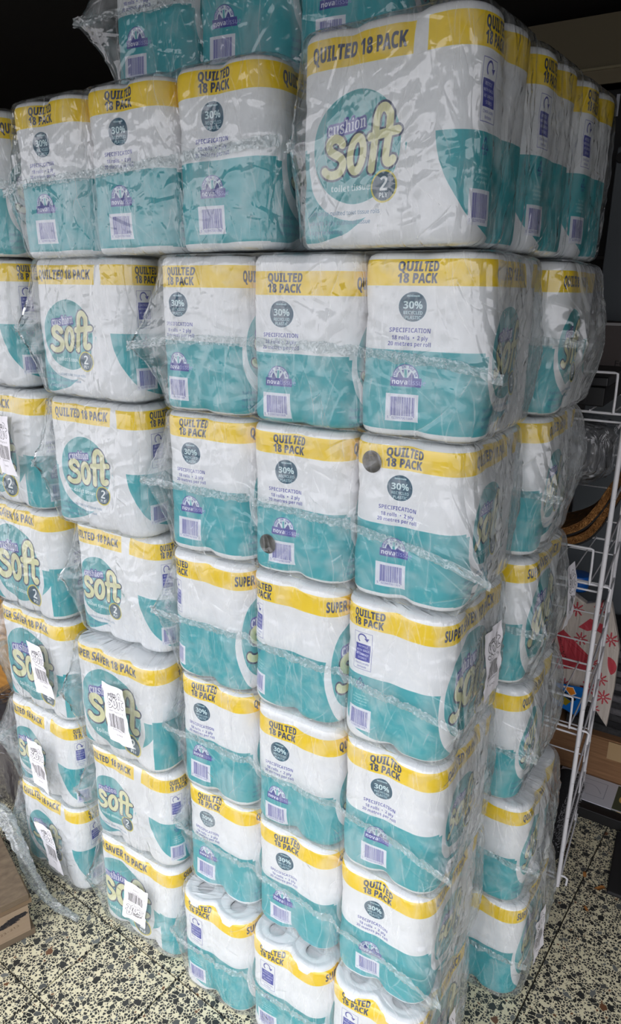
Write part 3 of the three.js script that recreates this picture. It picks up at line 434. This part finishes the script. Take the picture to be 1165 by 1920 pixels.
{ // bag printed in red, hung in front of the mats
  const tex = canvas(512, 1024, (g, w, h) => {
    g.fillStyle = '#c2b9af'; g.fillRect(0, 0, w, h); g.fillStyle = '#b83f4a'; g.strokeStyle = '#b83f4a'; g.lineCap = 'round';
    const flake = (x, y, r) => { for (let k = 0; k < 8; k++) { const a = k * Math.PI / 4; g.lineWidth = r * 0.2; g.beginPath(); g.moveTo(x + Math.cos(a) * r * 0.25, y + Math.sin(a) * r * 0.25); g.lineTo(x + Math.cos(a) * r, y + Math.sin(a) * r); g.stroke(); g.beginPath(); g.arc(x + Math.cos(a) * r * 0.7, y + Math.sin(a) * r * 0.7, r * 0.14, 0, 7); g.fill(); } };
    for (const [x, y, r] of [[150, 120, 55], [330, 70, 50], [210, 350, 50], [430, 300, 55], [330, 520, 50], [400, 640, 52], [320, 740, 60], [440, 780, 55], [130, 760, 45], [380, 900, 45], [180, 900, 40]]) flake(x, y, r);
    g.beginPath(); g.moveTo(180, 260); g.lineTo(260, 170); g.lineTo(380, 200); g.lineTo(360, 270); g.lineTo(310, 250); g.lineTo(250, 275); g.fill();
    g.beginPath(); g.moveTo(430, 440); g.bezierCurveTo(520, 450, 520, 560, 470, 580); g.bezierCurveTo(440, 540, 430, 490, 430, 440); g.fill();
    g.beginPath(); g.moveTo(20, 360); g.lineTo(70, 310); g.lineTo(300, 480); g.lineTo(300, 590); g.lineTo(40, 650); g.lineTo(60, 470); g.fill();
    g.strokeStyle = '#8f2833'; g.lineWidth = 4; g.beginPath(); g.moveTo(40, 350); g.lineTo(300, 500); g.moveTo(100, 390); g.lineTo(190, 520); g.moveTo(290, 500); g.lineTo(70, 650); g.stroke();
    g.save(); g.translate(34, 372); g.rotate(1.2); g.fillStyle = '#3a2226'; for (let k = 0; k < 15; k++) g.fillRect(k * 14 + rr(0, 3), -rr(10, 24), rr(3, 9), rr(8, 22)); g.restore();
  });
  const pts = [[-0.075, 0.72], [-0.03, 0.752], [0.012, 0.728], [0.05, 0.742], [0.088, 0.75], [0.115, 0.66], [0.132, 0.594], [0.135, 0.441], [0.132, 0.296], [0.085, 0.352], [0.053, 0.393], [-0.02, 0.393], [-0.07, 0.4]];
  const sh = new THREE.Shape(); pts.forEach((p, i) => (i ? sh.lineTo(...p) : sh.moveTo(...p)));
  const g = new THREE.ExtrudeGeometry(sh, { depth: 0.018, bevelEnabled: true, bevelSize: 0.004, bevelThickness: 0.006, bevelSegments: 3, steps: 1 }), uv = g.attributes.uv, p = g.attributes.position;
  for (let i = 0; i < p.count; i++) { const x = p.getX(i), y = p.getY(i); uv.setXY(i, (x + 0.08) / 0.22, (y - 0.29) / 0.47); p.setZ(i, p.getZ(i) + 0.008 * nz(x * 14, y * 9, 1)); } g.computeVertexNormals();
  const b = thing('printed_bag', 'crumpled pale bag printed with red flowers and flags behind the wire rack', 'bag', [0, 0, -1.335]);
  part('bag_body', g, phys({ name: 'printed plastic', map: tex, roughness: 0.38, bumpMap: creaseBump, bumpScale: 0.004 }), b); part('fold_strip', box(0.115, 0.012, 0.004, -0.018, 0.4, 0.029, 0.0015), std('#e4ded6', 0.5), b);
  const q = thing('flat_packet', 'bright blue and orange flat packet under the red-printed bag', 'packet', [0, 0, -1.3]);
  const ptex = canvas(256, 256, (c, w, h) => { c.fillStyle = '#1566b4'; c.fillRect(0, 0, w, h); c.fillStyle = '#15120f'; c.beginPath(); c.moveTo(0, 40); c.lineTo(190, 120); c.lineTo(160, 150); c.lineTo(0, 80); c.fill(); c.fillStyle = '#8c7a1e'; c.beginPath(); c.moveTo(0, 85); c.lineTo(150, 150); c.lineTo(110, 200); c.lineTo(0, 160); c.fill(); c.fillStyle = '#e8882a'; c.strokeStyle = '#eee'; c.lineWidth = 6; c.beginPath(); c.moveTo(70, 30); c.lineTo(150, 20); c.lineTo(180, 70); c.lineTo(140, 100); c.closePath(); c.fill(); c.stroke(); c.strokeStyle = '#d8c63a'; c.lineWidth = 4; for (let k = 0; k < 5; k++) { c.beginPath(); c.moveTo(0, 175 + k * 14); c.lineTo(60, 195 + k * 14); c.stroke(); } });
  for (let k = 0; k < 3; k++) { const s2 = new THREE.Shape(); [[-0.05, 0.42], [0.054, 0.43], [0.054, 0.385], [0.026, 0.32], [-0.05, 0.345]].forEach((c, i) => (i ? s2.lineTo(...c) : s2.moveTo(...c))); const e = new THREE.ExtrudeGeometry(s2, { depth: 0.003, bevelEnabled: true, bevelSize: 0.001, bevelThickness: 0.001, bevelSegments: 1 }), u = e.attributes.uv, pp = e.attributes.position; for (let i = 0; i < pp.count; i++) u.setXY(i, (pp.getX(i) + 0.05) / 0.105, (pp.getY(i) - 0.32) / 0.11); part('sleeve', e, phys({ map: ptex, roughness: 0.25 }), q).position.set(0.002 * k, -0.006 * k, 0.012 - 0.006 * k); }
  const tub = thing('round_tub', 'small bright blue round tub just above the red-printed bag', 'tub', [-0.035, 0.742, -1.40]);
  part('tub_body', new THREE.LatheGeometry([[0, 0], [0.03, 0], [0.034, 0.006], [0.037, 0.045], [0.036, 0.048]].map((v) => new THREE.Vector2(...v)), 32), std('#1560b8', 0.35), tub); part('lid', new THREE.LatheGeometry([[0.039, 0.044], [0.0395, 0.056], [0.036, 0.06], [0, 0.061]].map((v) => new THREE.Vector2(...v)), 32), std('#1a66c4', 0.3), tub);
}
{ // folded mats piled on a carton behind the rack
  const c = thing('cardboard_carton', 'brown cardboard carton on the floor under the pile of grey mats', 'box', [0.15, 0, -1.49]);
  const kraft = std('#ffffff', 0.85, { map: noiseTex([0.46, 0.33, 0.22], [0.55, 0.41, 0.28], 0.02, 6) });
  part('carton_body', box(0.62, 0.2, 0.24, 0, 0.1, 0, 0.004), kraft, c); for (const z of [-0.06, 0.06]) part('flap', box(0.62, 0.006, 0.118, 0, 0.204, z, 0.002), kraft, c); part('packing_tape', box(0.05, 0.07, 0.002, 0.02, 0.165, 0.1205), std('#a98e68', 0.35), c);
  const gm = [noiseTex([0.10, 0.10, 0.10], [0.24, 0.24, 0.25], 0.2), noiseTex([0.22, 0.22, 0.23], [0.40, 0.39, 0.40], 0.2), noiseTex([0.05, 0.05, 0.06], [0.13, 0.13, 0.14], 0.2)].map((t) => std('#ffffff', 0.95, { map: t }));
  let y = 0.208; const tones = [0, 2, 0, 1, 0, 1, 2, 1, 0, 1, 2, 0, 1, 0, 2];
  tones.forEach((q, k) => {
    const th = 0.017 + 0.008 * rnd(), w = 0.5 + rr(-0.02, 0.02), sh = new THREE.Shape(), n = 24, top = [], bot = []; for (let i = 0; i <= n; i++) { const x = (i / n - 0.5) * w, wv = 0.006 * Math.max(0, 1 - k / 6) * Math.cos(i / n * 7); top.push([x, th + wv * (k ? 1 : 0.6)]); bot.push([x, wv * (k ? 1 : 0)]); }
    sh.moveTo(...bot[0]); bot.slice(1).forEach((p) => sh.lineTo(...p)); top.reverse().forEach((p) => sh.lineTo(...p));
    const g = new THREE.ExtrudeGeometry(sh, { depth: 0.19, bevelEnabled: true, bevelSize: 0.002, bevelThickness: 0.004, bevelSegments: 2 });
    const m = tag(part('floor_mat', g, gm[q], scene), ['dark grey', 'pale grey', 'black'][q] + ' folded mat in the pile on the brown carton', 'mat', 'folded mats piled on the carton'); m.name = numbered('floor_mat'); m.position.set(0.24 + rr(-0.012, 0.012), y + 0.002, -1.60 + rr(-0.008, 0.006)); y += th + 0.0045;
  });
  const ft = canvas(512, 256, (g, w, h) => { g.fillStyle = '#c9ccd4'; g.fillRect(0, 0, w, h); g.strokeStyle = '#8d93a2'; g.lineWidth = 3; g.strokeRect(60, 40, 190, 150); g.beginPath(); g.moveTo(70, 60); g.bezierCurveTo(140, 140, 180, 20, 230, 150); g.stroke(); g.fillStyle = '#46503e'; g.fillRect(300, 10, 210, 236); g.fillStyle = '#d8b46a'; g.beginPath(); g.ellipse(370, 110, 40, 70, 0.5, 0, 7); g.fill(); g.fillStyle = '#6b2a22'; g.beginPath(); g.ellipse(450, 150, 50, 60, 0.2, 0, 7); g.fill(); });
  const f = thing('flat_carton', 'flat dark-edged carton with a printed picture on the floor behind the rack', 'box', [0.17, 0, -1.268], -0.02);
  part('carton_body', box(0.36, 0.04, 0.2, 0, 0.02, 0, 0.003), blk, f); part('printed_panel', box(0.34, 0.003, 0.15, 0, 0.0415, -0.018), phys({ map: ft, roughness: 0.4 }), f);
}
{ // rolled mat on the bottom shelf and a ribbed mat on the floor
  const fz = std('#ffffff', 1, { map: noiseTex([0.05, 0.05, 0.06], [0.20, 0.20, 0.21], 0.5) }), li = std('#8b8b8e', 1);
  const r = thing('rolled_mat', 'black bristly mat rolled up on the lowest shelf of the wire rack', 'mat', [0.052, 0.094, -1.03]);
  part('mat_roll', new THREE.CylinderGeometry(0.052, 0.052, 0.36, 36, 1).rotateX(Math.PI / 2), fz, r);
  const gs = []; for (let k = 0; k < 700; k++) { const g = new THREE.ConeGeometry(0.0016, 0.02, 4); const a = rr(-0.25, 0.9), z = rr(-0.18, 0.18); g.rotateZ(rr(-0.7, 0.7)); g.rotateX(rr(-0.7, 0.7)); g.translate(0, 0.052, 0); g.rotateZ(-a - 0.6); g.translate(0, 0, z); gs.push(g); }
  part('bristle_edge', mergeGeometries(gs), li, r).userData.kind = 'stuff';
  const m = thing('ribbed_mat', 'black ribbed rubber mat on the terrazzo at the right edge of the photo', 'mat', [0.245, 0.0005, -0.862], 0.05);
  part('mat_body', box(0.5, 0.014, 0.29, 0.25, 0.007, -0.145, 0.006), rubber, m); const rg = box(0.44, 0.007, 0.012, 0.26, 0.0165, 0, 0.002); for (let k = 0; k < 9; k++) part('rib', rg, rubber, m).position.z = -0.035 - k * 0.029;
  const leafM = std('#8a5a26', 0.7, { side: THREE.DoubleSide }), leafG = gridGeo(8, 5, (i, j) => { const u = i / 8 - 0.5, w = 0.5 * Math.sqrt(Math.max(0, 1 - 4 * u * u)), v = (j / 5 - 0.5) * w; return { p: [u * 0.028, 0.003 + 0.02 * Math.abs(v) * 0.6 + 0.004 * Math.sin(u * 5), -v * 0.026], uv: [u, v] }; });
  [[0.226, -0.872, 0.4, 1.2, 'curled brown dry leaf touching the ribbed rubber mat'], [0.175, -0.905, 1.9, 0.8, 'small dry leaf on the terrazzo nearest to the wire rack post'], [0.205, -0.772, 2.6, 0.7, 'small dry leaf on open terrazzo in front of the ribbed mat']].forEach(([x, z, a, k, l]) => { const t = thing('dry_leaf', l, 'leaf', [x, 0, z], a); part('leaf_blade', leafG, leafM, t).scale.setScalar(k); part('leaf_stalk', rod([0.012 * k, 0.003, 0], [0.022 * k, 0.001, 0.003], 0.0006, 5), leafM, t); });
}
/* ------------------------------------------------------------------ goods at the upper right */
{
  const s = thing('sign_board', 'black sign board with a white letter stroke under the beige beam', 'sign', [0.1, 1.88, -1.975]);
  part('board', box(1.0, 0.565, 0.03, 0, 0.2825, 0, 0.003), std('#0d0d0f', 0.6), s); part('letter', box(0.012, 0.072, 0.003, -0.308, 0.512, 0.0165, 0.001), std('#b9bcc2', 0.5), s);
  part('leg', box(0.04, 1.88, 0.04, -0.42, -0.94, 0), blk, s); part('leg', box(0.04, 1.88, 0.04, 0.42, -0.94, 0), blk, s);
  const p = thing('metal_panel', 'grey metal panel with a dark round knob at the right edge of the photo', 'panel', [0.09, 0, -1.9]);
  part('panel_sheet', box(0.46, 2.2, 0.05, 0.01, 1.1, 0.25, 0.008), std('#5b6165', 0.45, { metalness: 0.2 }), p); part('knob', new THREE.CylinderGeometry(0.014, 0.017, 0.012, 24).rotateX(Math.PI / 2), rubber, p).position.set(-0.205, 2.165, 0.281);
  const ct = canvas(512, 256, (g, w, h) => { g.fillStyle = '#5a5250'; g.fillRect(0, 0, w, h); g.fillStyle = '#a9a6a6'; g.fillRect(0, 0, w, 14); g.fillStyle = '#171415'; g.font = '40px sans-serif'; g.fillText('FOR', 112, 228); });
  const c = thing('printed_carton', 'taupe carton marked FOR standing over the top basket of the wire rack', 'box', [0.07, 1.5075, -1.46]);
  const cb = part('carton_body', box(0.4, 0.15, 0.13, 0.03, 0.075, 0.045, 0.002), std('#5a5250', 0.7), c); part('printed_front', box(0.394, 0.146, 0.001, 0.03, 0.075, 0.1106), std('#ffffff', 0.65, { map: ct }), c);
  const sh = thing('wooden_shelf', 'dark narrow shelf carrying the taupe carton behind the wire rack', 'shelf', [0.1, 1.488, -1.43]);
  part('board', box(1.0, 0.018, 0.12, 0.05, 0.009, -0.01, 0.002), blk, sh); for (const x of [-0.22, 0.22]) part('leg', box(0.025, 1.488, 0.025, x < 0 ? -0.42 : 0.5, -0.744, 0), blk, sh);
}
/* ------------------------------------------------------------------ left edge: cartons, dark package, pallet */
{
  const kr = std('#ffffff', 0.7, { map: noiseTex([0.62, 0.43, 0.17], [0.72, 0.52, 0.23], 0.02, 5) });
  const mk = (label, y, h, d = 0) => { const c = thing('cardboard_box', label, 'box', [-2.16 + d, y, -0.75]); part('box_body', box(0.44, h - 0.006, 0.4, 0, (h - 0.006) / 2, 0, 0.004), kr, c); part('lid', box(0.448, 0.03, 0.408, 0, h - 0.02, 0, 0.004), kr, c); part('hand_hole', box(0.04, 0.028, 0.004, 0.17, h * 0.62, 0.201, 0.001), std('#0c0a08', 0.9), c); return c; };
  mk('uppermost ochre cardboard box at the left edge, beside the far left bundles', 0.36, 0.17); mk('lower ochre cardboard box at the left edge, behind the dark package', 0.0, 0.358, 0.004);
  const dk = thing('dark_crate', 'black crate on top of the ochre cardboard boxes at the left edge', 'crate', [-2.2, 0.5385, -0.75]); part('crate_wall', box(0.4, 0.1, 0.34, 0, 0.05, 0, 0.01), blk, dk); part('crate_rim', box(0.42, 0.02, 0.36, 0, 0.11, 0, 0.006), rubber, dk);
  const p = thing('wrapped_package', 'dark brown package in shiny clear film between boxes and pallet', 'package', [-1.625, 0, -0.32]);
  part('package_body', lump(0.4, 0.34, 0.4, 21, 0.04), std('#3a2b2b', 0.6), p); part('shrink_film', lump(0.415, 0.355, 0.415, 23, 0.06), phys({ color: '#d9dcdf', transmission: 0.95, thickness: 0, roughness: 0.08, ior: 1.8, bumpMap: creaseBump, bumpScale: 0.015 }), p);
  part('round_sticker', new THREE.CylinderGeometry(0.012, 0.012, 0.002, 24).rotateZ(Math.PI / 2), std('#2f6b3a', 0.5), p).position.set(0.212, 0.17, 0.06);
}
{
  const wood = (a, b) => std('#ffffff', 0.85, { map: noiseTex(a, b, 0.012, 9) }), w1 = wood([0.36, 0.31, 0.25], [0.47, 0.41, 0.33]), w2 = wood([0.42, 0.35, 0.27], [0.52, 0.44, 0.34]);
  const stamp = canvas(512, 512, (g, w, h) => { g.clearRect(0, 0, w, h); g.fillStyle = '#94826c'; g.fillRect(0, 0, w, h); for (let k = 0; k < 400; k++) { g.fillStyle = `rgba(70,50,30,${0.05 * rnd()})`; g.fillRect(0, rnd() * h, w, 2); } g.fillStyle = '#17151a'; for (let k = 0; k < 260; k++) { const t = rnd(), x = 180 + t * 250 + rr(-30, 30), y = 210 - t * 80 + rr(-60, 60) * Math.sin(Math.PI * (0.15 + 0.7 * t)); g.fillRect(x, y, rr(8, 70), rr(4, 14)); } g.save(); g.translate(60, 400); g.rotate(-0.2); g.fillStyle = '#55412e'; g.font = '58px monospace'; g.fillText('1-2C23-213', 0, 0); g.restore(); });
  const p = thing('wooden_pallet', 'weathered wooden pallet corner with a black stamp on its block', 'pallet', [-1.105, 0, 0.147], 1.2);
  // local x runs along the stamped side to the left, local z away from it
  const bl = (x, z, st) => { const b = part('block', box(0.13, 0.09, 0.1, x, 0.065, z, 0.003), w2, p); if (st) part('stamped_face', box(0.128, 0.088, 0.001, x, 0.065, z + 0.0505), std('#ffffff', 0.85, { map: stamp }), b); };
  for (const x of [-0.066, -0.38, -0.7]) for (const z of [-0.052, -0.4]) bl(x, z, x > -0.1 && z > -0.1);
  for (const z of [-0.052, -0.4]) { part('bottom_board', box(0.82, 0.02, 0.1, -0.4, 0.01, z, 0.002), w1, p); part('cross_board', box(0.82, 0.018, 0.1, -0.4, 0.119, z, 0.002), w2, p); }
  [-0.047, -0.185, -0.32, -0.46, -0.6, -0.74].forEach((x, k) => part('top_board', box(0.1, 0.022, 0.46, x, 0.139, -0.225, 0.003), k % 2 ? w2 : w1, p));
  const cv = new THREE.CatmullRomCurve3([[-1.56, 0.19, 0.03], [-1.45, 0.185, 0.01], [-1.36, 0.18, 0.015], [-1.27, 0.165, 0.05], [-1.2, 0.07, 0.058], [-1.12, 0.018, 0.055], [-1.03, 0.01, 0.05]].map((q) => V(...q)));
  const fr = gridGeo(140, 22, (i, j) => { const k = i / 140, c = cv.getPoint(k), t = cv.getTangent(k), a = -j / 22 * 2 * Math.PI, r = (0.03 - 0.023 * k) * (1 + 0.5 * nz(k * 4, Math.cos(a) * 2, Math.sin(a) * 2) + 0.35 * nz(k * 30, Math.cos(a) * 4, Math.sin(a) * 4)), s = V(-t.z, 0, t.x).normalize(), u = V().crossVectors(s, t).negate(); return { p: c.clone().addScaledVector(s, Math.cos(a) * r).addScaledVector(u, Math.sin(a) * r).toArray(), uv: [k * 2, j / 22] }; });
  tag(part('plastic_wrap', fr, seamFilm, scene), 'twisted rope of clear stretch film draped from the pallet to the floor', 'plastic wrap');
}
tag(part('hoop_stand', bent([[-1.62, 0.0, -0.95], [-1.62, 1.2, -0.95], [-1.62, 2.0, -0.95], [-1.6, 2.2, -0.95], [-1.55, 2.33, -0.95], [-1.5, 2.36, -0.95], [-1.45, 2.32, -0.95], [-1.41, 2.2, -0.95], [-1.4, 2.0, -0.95], [-1.4, 1.2, -0.95], [-1.4, 0.0, -0.95]], 0.008, 90), blk, scene), 'black bent hoop standing in the dark behind the far left bundles', 'stand');

renderer.render(scene, camera);
